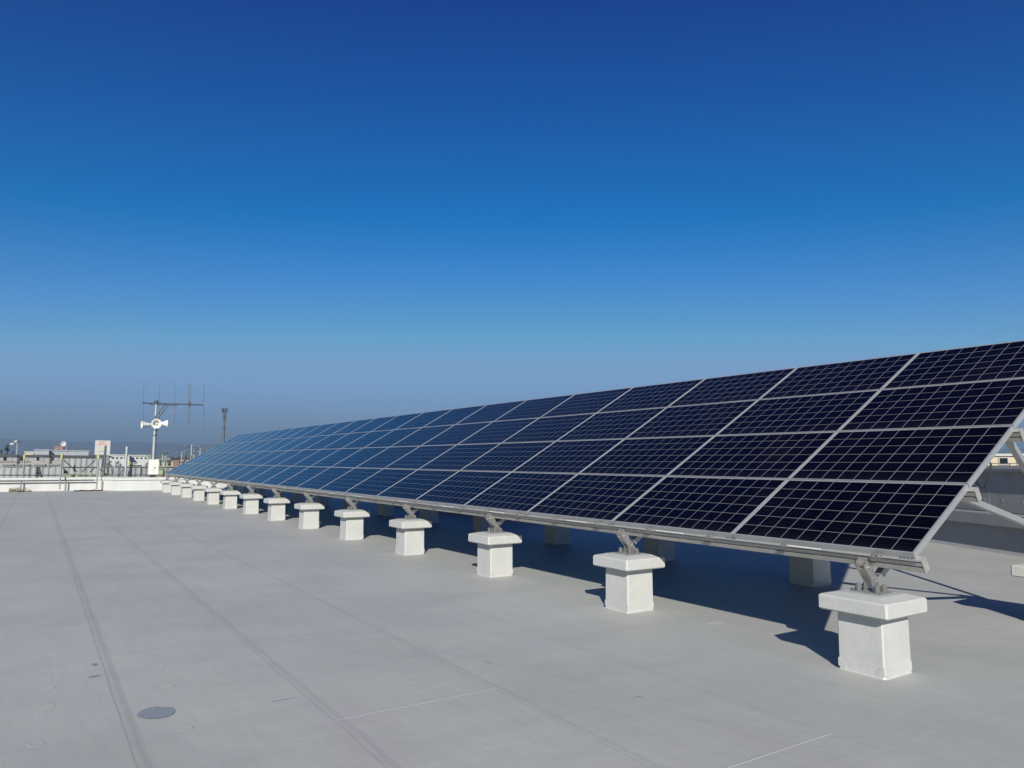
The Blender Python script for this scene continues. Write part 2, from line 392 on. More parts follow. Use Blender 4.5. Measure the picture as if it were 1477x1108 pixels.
# purlins under each row boundary
for j in range(5):
    lab = ['lowest aluminium rail along the bottom edge of the solar panels', 'aluminium rail under the joint of the bottom and second panel rows',
           'aluminium rail under the middle joint of the panel rows', 'aluminium rail under the joint of the third and top panel rows',
           'highest aluminium rail along the top edge of the solar panels'][j]
    off = .015 if j == 0 else (-.03 if j == 4 else 0)
    y, z = slope(j)
    root = empty('mounting_rail', (0, y + off * cs, z + off * sn), (TILT, 0, 0))
    x1, x2 = X0 + .035, XE - .05
    b = MB(); zt = -FD - .001
    # C profile with two ribs, open at the back
    prof = [(-.030, zt), (.028, zt), (.028, zt - .006), (-.012, zt - .006), (-.012, zt - .094), (.028, zt - .094), (.028, zt - .1), (-.028, zt - .1),
            (-.028, zt - .064), (-.014, zt - .062), (-.014, zt - .050), (-.028, zt - .048), (-.028, zt - .018), (-.016, zt - .016), (-.016, zt - .007), (-.030, zt - .006)]
    b.prism(prof, 'x', x2, x1); b.build('channel', 'rail', root)
    b = MB(); b.box((x1 + .001, -.030, zt - .103), (x1 + .008, .032, zt + .002)); b.build('end_plate', 'rail', root)
    if j == 0:
        b = MB(); b.box((x2, -.043, -.0445), (x1 - .01, -.0305, -.040)); b.build('edge_strip', 'alu', root)
        def clamp(x):
            b = MB(); b.box((x - .045, -.060, -.037), (x + .045, -.0350, -.028), bevel=.002); b.box((x - .028, -.058, -.028), (x - .004, -.038, -.014), bevel=.002)
            b.tube((x + .018, -.048, -.03), (x + .018, -.048, -.006), .008, n=6); b.build('clamp', 'steel', root)
        k = 0
        while k < 46:
            xx = x1 - .30 - k * .80 + rnd.uniform(-.02, .02)
            if xx < x2 + .1: break
            clamp(xx); k += 1
        for i in range(NC):
            xx = X0 - i * CP + (0 if i else -.06)
            b = MB()
            for q in range(4): b.box((xx - .05 + q * .028, -.0362, -.030), (xx - .03 + q * .028, -.0347, -.022))
            b.build('joint_tab', 'dark', root)
        for i in range(0, NC):      # pale cover rods lying along the strip
            xx = X0 - i * CP - .25 - rnd.uniform(0, .5)
            b = MB(); b.tube((xx - .36, -.043, -.032), (xx, -.043, -.032), .0055, n=8); b.build('cover_rod', 'white', root)
    tag(root, lab, 'mounting rail', 'rails under the solar panels')
# panel-joint corner clips and the loose cable at the near end
b = MB(); pts = []
for k in range(15):
    t = k / 14
    pts.append((-2.90, 6.36 + .26 * t, 1.40 + .15 * t - .11 * math.sin(t * math.pi) ** .8))
b.path(pts, .0075, 8); tag(b.build('hanging_cable', 'black'), 'thin black cable loop hanging under the near end of the panels', 'cable')

# ------------------------------------------------------------------ plinths
def make_plinth():
    root = empty('concrete_plinth')
    b = MB(); h = .18
    # shaft with a slightly flared foot
    rings = [(h + .007, 0), (h + .003, .010), (h + .0016, .03), (h + .0014, .088), (h, .0905), (h - .002, .445)]
    prev = None
    for r_, z in rings:
        c = .010 + (.006 if z < .02 else 0)
        ring_ = [b.b.verts.new(p) for p in ((-r_ + c, -r_, z), (r_ - c, -r_, z), (r_, -r_ + c, z), (r_, r_ - c, z), (r_ - c, r_, z), (-r_ + c, r_, z), (-r_, r_ - c, z), (-r_, -r_ + c, z))]
        if prev:
            for k in range(8): b.b.faces.new((prev[k], prev[(k + 1) % 8], ring_[(k + 1) % 8], ring_[k]))
        prev = ring_
    b.b.faces.new(prev); sh = b.build('shaft', 'plinth', root)
    for sx in (-1, 1):       # rounded corner patches welded over the foot of the wrapping
        for sy in (-1, 1):
            b = MB(); c0 = Vector((sx * h, sy * h, 0)); n = 12; rows = []
            for rr_, lift in ((.070, .0002), (.066, .0016), (0.02, .0018)):
                row = []
                for k in range(n):           # up one face, over the corner, down the other
                    t = k / (n - 1) * math.pi / 2; row.append(c0 + Vector((-sx * rr_ * math.cos(t), sy * (lift + .0026), rr_ * 1.15 * math.sin(t) + .002)))
                for k in range(1, n):
                    t = math.pi / 2 - k / (n - 1) * math.pi / 2; row.append(c0 + Vector((sx * (lift + .0026), -sy * rr_ * math.cos(t), rr_ * 1.15 * math.sin(t) + .002)))
                rows.append([b.b.verts.new(p) for p in row])
            for p, q in zip(rows, rows[1:]):
                for k in range(len(p) - 1): b.b.faces.new((p[k], p[k + 1], q[k + 1], q[k]))
            b.build('corner_patch', 'plinth', root)
    b = MB(); c = .275
    prof = [(c - .012, .437), (c, .449), (c, .538), (c - .010, .550), (c - .105, .574)]
    prev = None
    for r_, z in prof:
        q = .014
        if r_ < .2: q = .01
        ring_ = [b.b.verts.new(p) for p in ((-r_ + q, -r_, z), (r_ - q, -r_, z), (r_, -r_ + q, z), (r_, r_ - q, z), (r_ - q, r_, z), (-r_ + q, r_, z), (-r_, r_ - q, z), (-r_, -r_ + q, z))]
        if prev:
            for k in range(8): b.b.faces.new((prev[k], prev[(k + 1) % 8], ring_[(k + 1) % 8], ring_[k]))
        else: b.b.faces.new(ring_[::-1])
        prev = ring_
    b.b.faces.new(prev); b.build('cap', 'capmat', root)
    return root
PS, XP, NP = 2.7139, -3.25, 14
YF, YB, XB = 5.387, 8.43, -3.19
pp = make_plinth()
for i in range(NP):
    o = pp if i == 0 else copy_thing(pp, (0, 0, 0)); o.location = (XP - i * PS, YF, 0)
    tag(o, 'white coated plinth in the sunlit front row, %s' % nth(i, NP), 'plinth', 'front row of plinths')
for i in range(NP):
    o = copy_thing(pp, (XB - i * PS, YB, 0))
    tag(o, 'coated plinth in the rear row behind the panels, %s' % nth(i, NP), 'plinth', 'rear row of plinths')
# brackets
def bracket_parts(root, lean, strut_ends):
    z0 = .5745
    b = MB(); b.box((-.12, -.09, z0), (.12, .09, z0 + .009), bevel=.002); b.build('base_plate', 'scaf', root)
    for sx in (-1, 1):
        for sy in (-1, 1):
            b = MB(); x, y = sx * .074, sy * .048
            b.tube((x, y, z0 + .0092), (x, y, z0 + .046), .023, n=14); b.tube((x, y, z0 + .0462), (x, y, z0 + .062), .0225, .011, n=14)
            b.build('bolt_cap', 'cap', root, smooth=False)
    for sx in (-1, 1):
        b = MB(); x = sx * .034; L0 = lean
        b.prism([(-.045, z0 + .0093), (.068, z0 + .0093), (.058, z0 + .07), (L0 + .072, z0 + .155), (L0 + .035, z0 + .235), (L0 - .028, z0 + .250), (L0 - .055, z0 + .20), (-.030, z0 + .075)], 'x', x - .003, x + .003)
        b.build('side_plate', 'steel', root)
        b = MB(); b.tube((x + sx * .0032, L0 + .0, z0 + .195), (x + sx * .018, L0 + .0, z0 + .195), .013, n=6); b.build('bolt', 'steel', root)
        b = MB(); b.tube((x + sx * .0032, .015, z0 + .085), (x + sx * .016, .015, z0 + .085), .013, n=6); b.build('bolt', 'steel', root)
    b = MB(); b.bar((0, -.035, z0 + .10), (0, L0 - .030, z0 + .185), .061, .004); b.build('web_plate', 'steel', root)
    for a_, e_ in strut_ends:
        b = MB(); b.channel(a_, e_); b.build('strut', 'alu', root)
def mk_front():
    root = empty('support_bracket')
    y1, z1 = slope(1, .12)
    bracket_parts(root, -.085, [((.05, .010, .715), (.05, y1 - YF, z1))])
    # hook plate gripping the front face of the lowest rail
    b = MB(); y, z = slope(0, .095); b.bar((0, y - YF - .034, z + .02), (0, y - YF - .012, z - .075), .075, .006)
    b.tube((-.02, y - YF - .035, z - .01), (-.02, y - YF - .055, z - .018), .010, n=6); b.tube((.022, y - YF - .033, z - .035), (.022, y - YF - .053, z - .043), .010, n=6)
    b.build('hook_plate', 'steel', root)
    return root
def mk_rear():
    root = empty('strut_frame')
    e = []
    for j, dx in ((1, .20), (2, .24), (4, .20)):
        y, z = slope(j, .125); e.append(((.07 + dx * .3, -.01 + j * .012, .79 - .01 * j), (dx, y - YB, z)))
    bracket_parts(root, .0, e)
    for j, dx in ((1, .20), (2, .24)):
        y, z = slope(j, .15); b = MB(); b.box((dx - .035, y - YB - .03, z - .01), (dx + .035, y - YB + .02, z + .03)); b.build('gusset', 'steel', root)
    return root
pf, pr_ = mk_front(), mk_rear()
for i in range(NP):
    o = pf if i == 0 else copy_thing(pf, (0, 0, 0)); o.location = (XP - i * PS, YF, 0)
    tag(o, 'steel bracket holding the lowest rail on the front-row plinth %s' % nth(i, NP), 'bracket', 'brackets on the front plinths')
    o = pr_ if i == 0 else copy_thing(pr_, (0, 0, 0)); o.location = (XB - i * PS, YB, 0)
    tag(o, 'steel bracket with slanting struts on the rear-row plinth %s' % nth(i, NP), 'strut frame', 'strut frames on the rear plinths')

# dim equipment in the deep shade behind the rear plinths
for k, (x, y, w_, d_, h_) in enumerate(((-17.0, 10.9, 1.0, .5, .7), (-19.3, 11.0, .9, .5, .55), (-21.6, 11.1, 1.2, .6, .8), (-24.4, 11.2, .9, .5, .6))):
    root = empty('equipment_box', (x, y, 0))
    b = MB(); b.box((-w_, -d_, .08), (w_, d_, h_), bevel=.02); b.build('casing', 'dark', root)
    b = MB(); b.box((-w_ + .1, -d_ + .05, 0), (-w_ + .25, d_ - .05, .0795)); b.box((w_ - .25, -d_ + .05, 0), (w_ - .1, d_ - .05, .0795)); b.build('foot_rail', 'scafdark', root)
    b = MB()
    for q in range(6): b.box((-w_ + .15, -d_ - .008, .16 + q * (h_ - .25) / 6), (w_ - .15, -d_ - .001, .19 + q * (h_ - .25) / 6))
    b.build('louvre', 'scafdark', root)
    tag(root, ['black louvred equipment box in the shade behind the array, nearest one', 'low black equipment box in the shade, second from the near end',
               'tallest and widest black equipment box shaded by the array', 'black equipment box in the shade, farthest from the camera'][k], 'equipment box', 'equipment behind the array')

# ------------------------------------------------------------------ right-hand concrete wall (runs at an angle to the array)
A = Vector((-7.65, 14.85, 0)); tv = Vector((1.97, -.96, 0)).normalized(); nv = Vector((-tv.y, tv.x, 0)) * -1
wm = Matrix((tv, -nv, Vector((0, 0, 1)))).transposed().to_4x4(); wm.translation = A      # local x along wall, local y away from the camera
root = empty('roof_wall'); root.matrix_world = wm
s0, s1 = -9.0, 12.0
b = MB(); b.prism([(0, 0), (0, .47), (.42, .47), (.42, 0)], 'x', s0, s1); b.build('upstand', 'cgrey', root)
b = MB(); b.prism([(-.05, .001), (-.0005, .05), (-.0005, .001)], 'x', s0, s1); b.build('cant_strip', 'cgrey', root)
b = MB(); b.prism([(-.10, .471), (-.10, .66), (-.085, .685), (.43, .700), (.43, .471)], 'x', s0, s1); b.build('ledge', 'cgrey', root)
b = MB(); x = s0
k = 0
while x < s1:
    b.box((x, .02, .701), (min(x + .9 if k % 2 else x + 1.2, s1) - .008, .40, 1.405)); x += .9 if k % 2 else 1.2; k += 1
b.build('concrete_panel', 'concrete', root)
b = MB(); x = s0; k = 0
while x < s1:
    x += .9 if k % 2 else 1.2; k += 1
    b.box((x - .010, .0185, .702), (x + .002, .0198, 1.404))
b.build('joint_sealant', 'coping', root)
b = MB(); x = s0 + .3
while x < s1:
    for z in (.90,): b.tube((x, .0195, z), (x, .0165, z), .017, n=10)
    x += .42
b.build('tie_hole', 'coping', root)
b = MB(); b.box((s0, -.06, 1.4055), (s1, .44, 1.45)); b.box((s0, -.085, 1.4505), (s1, .455, 1.505)); b.build('coping', 'coping', root)
tag(root, 'grey concrete roof wall with a ledge and pale coping behind the near end of the panels', 'wall')

# ------------------------------------------------------------------ far parapets
def parapet(pts, label, end_y=None):
    """pts: plan points of the roof-side face"""
    root = empty('parapet_wall')
    def sweep(offa, offb, z0, z1, name, mat):
        b = MB()
        n = len(pts); nor = []
        for i, p in enumerate(pts):
            d0 = (Vector(pts[i]) - Vector(pts[i - 1])).normalized() if i else (Vector(pts[1]) - Vector(pts[0])).normalized()
            d1 = (Vector(pts[i + 1]) - Vector(pts[i])).normalized() if i < n - 1 else d0
            d = (d0 + d1).normalized(); nor.append(Vector((d.y, -d.x)) / max(.5, d.dot(d0)))
        L = []
        for p, q in zip(pts, nor):
            a_, c_ = Vector(p) + q * offa, Vector(p) - q * offb
            L.append([b.b.verts.new((a_.x, a_.y, z0)), b.b.verts.new((a_.x, a_.y, z1)), b.b.verts.new((c_.x, c_.y, z1)), b.b.verts.new((c_.x, c_.y, z0))])
        for p, q in zip(L, L[1:]):
            for k in range(4): b.b.faces.new((p[k], q[k], q[(k + 1) % 4], p[(k + 1) % 4]))
        b.b.faces.new(L[0]); b.b.faces.new(L[-1][::-1])
        b.build(name, mat, root)
    sweep(0, .30, 0.001, .53, 'wall_face', 'parapet'); sweep(.05, .35, .5305, .66, 'coping', 'parapet')
    return tag(root, label, 'parapet')
parapet([(-43.0, -15.6), (-43.0, 2.95), (-41.5, 3.72), (-41.5, 29)], 'low white parapet with a stepped corner along the far roof edge')
# pipe handrail in front of it
root = empty('pipe_rail')
zr = .515
b = MB(); b.tube((-42.8, -15, zr), (-42.8, 2.6, zr), .035); b.build('rail', 'polebrown', root)
for px in (-40, 30.2, 95, 147):
    p = at(px, 700, -42.8); b = MB(); b.tube((-42.8, p.y, 0), (-42.8, p.y, zr - .03), .03); b.build('post', 'scaf', root)
tag(root, 'grey pipe rail on posts along the foot of the far parapet', 'rail')

# dry rubbish and a dark hose lying by the parapet
b = MB(); r_ = random.Random(5)
for k in range(420):
    p = at(14 + abs(r_.gauss(0, .5)) * 22 if k % 3 else r_.uniform(14, 44), 708, -42.5); c = Vector((p.x + r_.uniform(-.2, .5), p.y + r_.uniform(-.05, .05), r_.uniform(.01, .22) * r_.random()))
    a1 = Vector((r_.uniform(-1, 1), r_.uniform(-1, 1), r_.uniform(-.6, .9))).normalized() * r_.uniform(.03, .10); a2 = a1.cross(Vector((r_.uniform(-1, 1), r_.uniform(-1, 1), 1))).normalized() * .02
    b.add([c - a1, c + a2, c + a1, c - a2], [(0, 1, 2, 3)])
tag(b.build('dry_weeds', 'brush'), 'small heap of dry weeds at the foot of the far parapet', 'weeds')['kind'] = 'stuff'
b = MB(); pts = []
for k in range(18):
    p = at(107 + 40 * k / 17, 708.5, -41.9); pts.append((p.x + .25 * math.sin(k * .9), p.y, .03))
b.path(pts, .03, 8); tag(b.build('hose', 'black'), 'dark hose lying on the roof before the far parapet', 'hose')

# ------------------------------------------------------------------ scaffold behind/over the far parapet
XS = -43.6
def post(px, y0, y1, X, label, tip=True, r=.032, mat='scaf', ztop=None, name='scaffold_post', tipm='yellow', g='yellow-tipped posts by the far parapet'):
    a_, c_ = at(px, y0, X), at(px, y1, X); root = empty(name, (a_.x, a_.y, min(a_.z, c_.z)))
    zt = a_.z - root.location.z
    b = MB(); b.tube((0, 0, 0), (0, 0, zt), r, n=8); b.build('tube', mat, root)
    if tip: b = MB(); b.tube((0, 0, zt - .24), (0, 0, zt + .01), r * 1.35, n=8); b.build('sleeve', tipm, root)
    b = MB(); b.box((-r * 2, -r * 2, -.01), (r * 2, r * 2, .012)); b.build('foot', mat, root)
    return tag(root, label, 'post', g)
post(35.3, 656, 688, -43.7, 'thin yellow-tipped post at the far left beyond the parapet')
post(89.3, 655, 705.5, -42.6, 'yellow-tipped post at the left side of the braced scaffold bay')
post(142.3, 655, 705, -42.6, 'yellow-tipped post at the right side of the braced scaffold bay')
root = empty('scaffold_bay', (XS, 0, 0))
def L_(p, q, r, name='brace', m_='scafdark'):
    a_, c_ = at(p[0], p[1], XS), at(q[0], q[1], XS); a_.x = c_.x = 0
    b = MB(); b.tube(a_, c_, r, n=6); b.build(name, m_, root)
L_((90, 674.3), (142, 674.3), .03, 'ledger'); L_((90, 661), (142, 661), .018, 'ledger'); L_((90, 684), (142, 683.5), .025, 'ledger', 'lime')
for p, q in (((92, 663.5), (111, 681)), ((91, 676), (98, 681)), ((137.5, 664), (118, 681)), ((136, 675.5), (129, 681.5))): L_(p, q, .026)
a_, c_ = at(91, 684.5, XS), at(141, 689, XS); b = MB(); b.box((-.2, a_.y, c_.z), (.1, c_.y, a_.z - .02)); b.build('plank', 'plank', root)
for px in (105, 116, 124, 135):
    a_ = at(px, 685.8, XS); b = MB(); b.box((.101, a_.y - .09, a_.z - .03), (.12, a_.y + .09, a_.z + .02)); b.build('hook', 'scafdark', root)
a_ = at(107, 679, XS); b = MB(); b.tube((0, a_.y, a_.z - .05), (0, a_.y, a_.z + .3), .035, n=8); b.build('coupler', 'scafdark', root)
tag(root, 'braced scaffold bay with crossed tubes and greenish plank behind the parapet', 'scaffold')
root = empty('guard_rail', (-43.9, 0, 0))
XG = -43.9
def G_(p, q, r, name, m_='scafdark'):
    a_, c_ = at(p[0], p[1], XG), at(q[0], q[1], XG); a_.x = c_.x = 0
    b = MB(); b.tube(a_, c_, r, n=6); b.build(name, m_, root)
G_((-60, 666.4), (45, 666.6), .02, 'rail'); G_((-60, 685.5), (90, 685.5), .025, 'rail'); G_((146, 673.8), (262, 674.6), .022, 'rail'); G_((146, 685.2), (236, 685.4), .025, 'rail')
for px in (155.5, 180, 204): G_((px, 674), (px, 686), .04 if px < 190 else .035, 'post')
G_((144, 676), (154, 685.5), .028, 'brace'); G_((161, 676), (163, 685), .018, 'brace'); G_((178, 677), (172, 685), .018, 'brace')
tag(root, 'dark tube guard rail running just beyond the far parapet', 'guard rail')
post(152.3, 643, 687, -43.8, 'tall dark pole standing in front of the billboard', False, .055, 'polebrown', name='pipe_pole', g='bare poles beyond the parapet')
post(165.8, 664, 687, -43.8, 'short pale pole between the dark pole and the tall pale pole', False, .035, 'polegrey', name='pipe_pole', g='bare poles beyond the parapet')
post(183.2, 644, 687, -43.8, 'tall pale pole between the billboard and the loudspeaker mast', False, .06, 'polegrey', name='pipe_pole', g='bare poles beyond the parapet')
for k, (px, y0, m_) in enumerate(((186.5, 665, 'yellow'), (190.5, 667, 'yellow'), (188.5, 669, 'lime'), (217.0, 656, 'lime'), (229.7, 667, 'yellow'), (234.7, 656, 'lime'), (238.2, 655, 'lime'), (240.8, 653, 'scaf'),
                                  (236, 667, 'yellow'), (248.7, 667, 'yellow'), (241.5, 668, 'lime'), (268.8, 657, 'lime'), (275.5, 657, 'scaf'), (279.5, 656, 'lime'))):
    labs = ['left short yellow-sleeved post beside the tall pale pole', 'right short yellow-sleeved post beside the tall pale pole', 'greenish short post between two yellow-sleeved ones',
            'green-sleeved post just left of the loudspeaker mast', 'yellow-sleeved post just right of the control cabinet', 'tall greenish post, left of three beside the cabinet',
            'tall greenish post, middle of three beside the cabinet', 'thinnest tall grey post, right of three beside the cabinet', 'short yellow-sleeved post among the tall greenish posts',
            'short yellow-sleeved post standing alone left of the array edge', 'short greenish post just right of the tall trio', 'greenish post close above the sloping array edge',
            'grey post between two greenish ones above the array edge', 'greenish post nearest the array edge, rightmost of all']
    post(px, y0, 687, -44.3, labs[k], m_ != 'scaf', .022 if m_ == 'scaf' else .028, 'scaf', tipm='yellow' if m_ == 'yellow' else 'lime')
a_, c_ = at(229, 675, -44.1), at(235, 687, -44.1)
b = MB(); b.box((a_.x, a_.y, c_.z), (a_.x + .05, c_.y, a_.z), bevel=.01); tag(b.build('green_board', 'lime'), 'pale green board standing right of the control cabinet', 'board')
# folding trestle and leaning board
for (px, lab, mt) in ((54.2, 'dark folding step ladder standing beyond the far parapet', 'dark'),):
    p = at(px, 687, -60); q = at(px, 674.5, -60); h_ = q.z - p.z; root = empty('step_ladder', p)
    for s in (-1, 1):
        b = MB(); b.bar((.15, s * .13, 0), (0, s * .06, h_), .05, .05, (0, 1, 0)); b.build('leg', mt, root)
        b = MB(); b.bar((-.2, s * .13, 0), (-.03, s * .06, h_ - .03), .05, .05, (0, 1, 0)); b.build('leg', mt, root)
    for k in range(3):
        b = MB(); z = h_ * (k + 1) / 4; b.box((.16 - .05 * (k + 1), -.11, z - .03), (.20 - .05 * (k + 1), .11, z + .03)); b.build('step', mt, root)
    b = MB(); b.box((-.06, -.09, h_), (.06, .09, h_ + .04)); b.build('top_step', mt, root)
    tag(root, lab, 'step ladder')
a_ = [at(*q, -60) for q in ((37.5, 674), (42, 674), (38.5, 684.5), (35.5, 685))]
b = MB(); b.add([v for v in a_] + [v + Vector((-.05, 0, 0)) for v in a_], [(0, 1, 2, 3), (7, 6, 5, 4), (0, 1, 5, 4), (1, 2, 6, 5), (2, 3, 7, 6), (3, 0, 4, 7)])
tag(b.build('leaning_board', 'white'), 'white board leaning by the yellow-tipped post at the far left', 'board')

# ------------------------------------------------------------------ loudspeaker mast
XM = -42.2
pb, pt = at(221.2, 687.5, XM), at(224.0, 579.5, XM)
yM = (pb.y + pt.y) / 2; zT = pt.z
root = empty('loudspeaker_mast', (XM + .42, yM, .66))
root.location = (XM, yM, .66)
zt = zT - .66
b = MB(); b.box((-.16, -.16, 0), (.16, .16, .03)); b.build('base_plate', 'dark', root)
b = MB(); b.tube((0, 0, .0305), (0, 0, zt * .62), .068, n=16); b.build('lower_pole', 'polegrey', root, smooth=False)
b = MB(); b.tube((0, 0, zt * .62), (0, 0, zt), .052, n=16); b.build('upper_pole', 'polegrey', root)
for z in (.55, .62, .72):
    b = MB(); b.tube((0, 0, zt * z - .02), (0, 0, zt * z + .02), .078, n=16); b.box((-.03, .07, zt * z - .04), (.03, .14, zt * z + .03)); b.build('collar', 'dark', root)
b = MB(); b.path([(.02, .075, .3), (.02, .082, .8), (.02, .078, zt * .5), (.02, .085, zt * .7)], .018, 8); b.build('conduit', 'dark', root)
tag(root, 'grey steel mast on the far parapet carrying horn loudspeakers and an aerial', 'mast')
a_, c_ = at(214.2, 663, XM + .1), at(227.6, 684.5, XM + .1)
root = empty('control_cabinet', (XM + .20, (a_.y + c_.y) / 2, c_.z)); hw, hh = (c_.y - a_.y) / 2, a_.z - c_.z
b = MB(); b.box((-.10, -hw, 0), (.12, hw, hh), bevel=.008); b.build('casing', 'cream', root)
b = MB(); b.box((.121, -hw + .02, .02), (.13, hw - .02, hh - .02), bevel=.003); b.build('door', 'cream', root)
b = MB(); b.box((.131, hw * .05, hh * .42), (.15, hw * .4, hh * .48)); b.build('handle', 'dark', root)
b = MB(); b.box((.131, hw * -.3, hh * .28), (.133, hw * .3, hh * .31)); b.build('label_plate', 'scaf', root)
b = MB(); b.box((-.09, -hw * .5, -.09), (.05, hw * .5, -.001)); b.build('mount', 'dark', root)
tag(root, 'cream control cabinet strapped to the foot of the loudspeaker mast', 'cabinet')
def horn(c, d, rad, lab):
    d = Vector(d).normalized(); root = empty('horn_speaker', c); q = d.to_track_quat('Z', 'Y').to_matrix().to_4x4()
    b = MB(); prof = [(.065, 0), (.078, .05), (.10, .14), (.135, .24), (.175, .32), (rad, .38), (rad + .012, .385), (rad, .39), (.165, .325), (.125, .245), (.09, .145), (.06, .07), (.0001, .06)]
    prev = None; n = 28
    for r_, z in prof:
        rg = [b.b.verts.new(q @ Vector((r_ * math.cos(k * 2 * math.pi / n), r_ * math.sin(k * 2 * math.pi / n), z - .12))) for k in range(n)]
        if prev:
            for k in range(n): b.b.faces.new((prev[k], prev[(k + 1) % n], rg[(k + 1) % n], rg[k]))
        prev = rg
    b.build('horn', 'white', root, smooth=True)
    b = MB(); b.tube(q @ Vector((0, 0, -.28)), q @ Vector((0, 0, -.122)), .085, .075, n=20); b.build('driver', 'polegrey', root)
    b = MB(); b.tube(q @ Vector((0, 0, -.03)), q @ Vector((0, 0, .16)), .03, .05, n=14); b.build('reflector', 'white', root)
    b = MB(); b.bar((0, 0, -.16), (0, 0, -.06), .06, .03); b.build('bracket', 'dark', root)
    return tag(root, lab, 'loudspeaker', 'horn loudspeakers on the mast')
mz = at(222, 611.5, XM).z
horn((XM + .34, yM + .02, mz + .0), (1, -.12, -.05), .235, 'round white horn loudspeaker facing the camera')
cL = at(214, 612.5, XM); horn((XM, cL.y - .05, cL.z), (.10, -1, -.05), .2, 'white horn loudspeaker pointing left from the mast')
cR = at(232, 611, XM); horn((XM, cR.y + .06, cR.z), (.12, 1, .0), .2, 'white horn loudspeaker pointing right from the mast')
root = empty('yagi_aerial', (XM, yM, zT))
def Y_(px, py): 
    v = at(px, py, XM); return Vector((0, v.y - yM, v.z - zT))
b = MB(); b.tube(Y_(205.4, 581.3), Y_(292.6, 584.3), .030, n=10); b.build('boom', 'scafdark', root)
b = MB(); b.tube(Y_(216, 583.8), Y_(256, 585), .018, n=8); b.build('support_tube', 'scafdark', root)
for px, ya, yb, r_ in ((207.5, 551.5, 607, .009), (230.3, 552, 611, .008), (252.1, 552, 614, .010), (272.2, 555, 612, .012), (274.6, 554, 612, .010), (294, 553, 615, .010)):
    b = MB(); b.tube(Y_(px, ya), Y_(px - .4, yb), r_, n=6); b.build('element', 'polebrown', root)
b = MB(); b.box((-.05, Y_(272, 583).y, -.16), (.05, Y_(275.2, 583).y, .06)); b.build('feed_box', 'scafdark', root)
b = MB(); b.tube((0, 0, -.12), (0, 0, .06), .095, n=14); b.build('clamp', 'scafdark', root)
for p, q in (((238.5, 583), (222.5, 603)), ((242.8, 584), (227.5, 603.5))):
    b = MB(); b.tube(Y_(*p) + Vector((.07, 0, 0)), Y_(*q) + Vector((.07, 0, 0)), .026, n=8); b.build('brace', 'scafdark', root)
b = MB(); b.path([Y_(*p) for p in ((264, 584), (259, 590), (254, 593), (247, 594.5), (239, 593), (230, 590))], .008); b.build('feed_cable', 'polegrey', root)
tag(root, 'long horizontal aerial with tall upright rods on top of the loudspeaker mast', 'aerial')

# ------------------------------------------------------------------ things beyond the building
GZ = -12.2
def building(px0, px1, ytop, X, depth, wall, label, roofm='darkroof', windows=None, name='building', cat='building', roof_h=.5, over=.3, extra=None, ybot=None):
    a_, c_ = at(px0, ytop, X), at(px1, ytop, X); zt_ = (a_.z + c_.z) / 2
    cy = (a_.y + c_.y) / 2; hw = (c_.y - a_.y) / 2; h_ = zt_ - GZ
    root = empty(name, (X - depth / 2, cy, GZ)); d = depth / 2
    b = MB(); b.box((-d, -hw, 0), (d, hw, h_ - roof_h - .002)); b.build('wall', wall, root)
    b = MB(); b.box((-d - over, -hw - over, h_ - roof_h), (d + over, hw + over, h_)); b.build('roof', roofm, root)
    if windows:
        for (wx, wy, ww, wh) in windows:       # pixel centre and size
            p0, p1 = at(wx - ww / 2, wy - wh / 2, X), at(wx + ww / 2, wy + wh / 2, X)
            b = MB(); y0_, y1_, z0_, z1_ = p0.y - cy, p1.y - cy, p1.z - GZ, p0.z - GZ
            e = (y1_ - y0_) * .06
            b.box((d + .003, y0_ - e, z0_ - e), (d + .06, y1_ + e, z0_)); b.box((d + .003, y0_ - e, z1_), (d + .06, y1_ + e, z1_ + e))
            b.box((d + .003, y0_ - e, z0_ + .001), (d + .06, y0_, z1_ - .001)); b.box((d + .003, y1_, z0_ + .001), (d + .06, y1_ + e, z1_ - .001)); f_ = b.build('window', 'wallpale', root)
            b = MB(); b.box((d + .003, y0_ + .001, z0_ + .002), (d + .02, y1_ - .001, z1_ - .002)); b.build('pane', 'glass', f_)
    if extra: extra(root, d, cy)
    return tag(root, label, cat, 'buildings beyond the roof')
XA = -230
def apt_extra(root, d, cy):
    for px in (20, 43, 65.5, 86.5):          # shutters, balconies
        p0, p1 = at(px - 8.5, 659.5, XA), at(px - 2.5, 666.5, XA)
        b = MB(); b.box((d + .003, p0.y - cy, p1.z - GZ), (d + .10, p1.y - cy, p0.z - GZ)); b.build('shutter', 'wallgrey', root)
        p0, p1 = at(px - 17, 669, XA), at(px - .5, 671.5, XA)
        b = MB(); b.box((d + .003, p0.y - cy, p1.z - GZ), (d + 1.0, p1.y - cy, p0.z - GZ)); b.build('balcony', 'scaf', root)
    for px in (26, 72.3, -12):
        p0, p1 = at(px - .8, 657, XA), at(px + .8, 674, XA)
        b = MB(); b.box((d + .003, p0.y - cy, p1.z - GZ), (d + .3, p1.y - cy, p0.z - GZ)); b.build('downpipe', 'scafdark', root)
building(-60, 91, 655.8, XA, 14, 'wallbeige', 'long beige apartment block with dark roof edge at the far left', windows=[(7.2, 662, 4.6, 5.2), (31.4, 662, 4.4, 5.2), (55, 662, 4.4, 5.2), (77.3, 662, 4, 5.2), (-22, 662, 4.4, 5.2), (-44, 662, 4.4, 5.2)], extra=apt_extra, roof_h=.6)
def slat_extra(root, d, cy):
    for px in range(96, 141, 5):
        p0, p1 = at(px, 661, -228), at(px + .6, 690, -228)
        b = MB(); b.box((d + .003, p0.y - cy, p1.z - GZ), (d + .12, p1.y - cy, p0.z - GZ)); b.build('rib', 'wallpale', root)
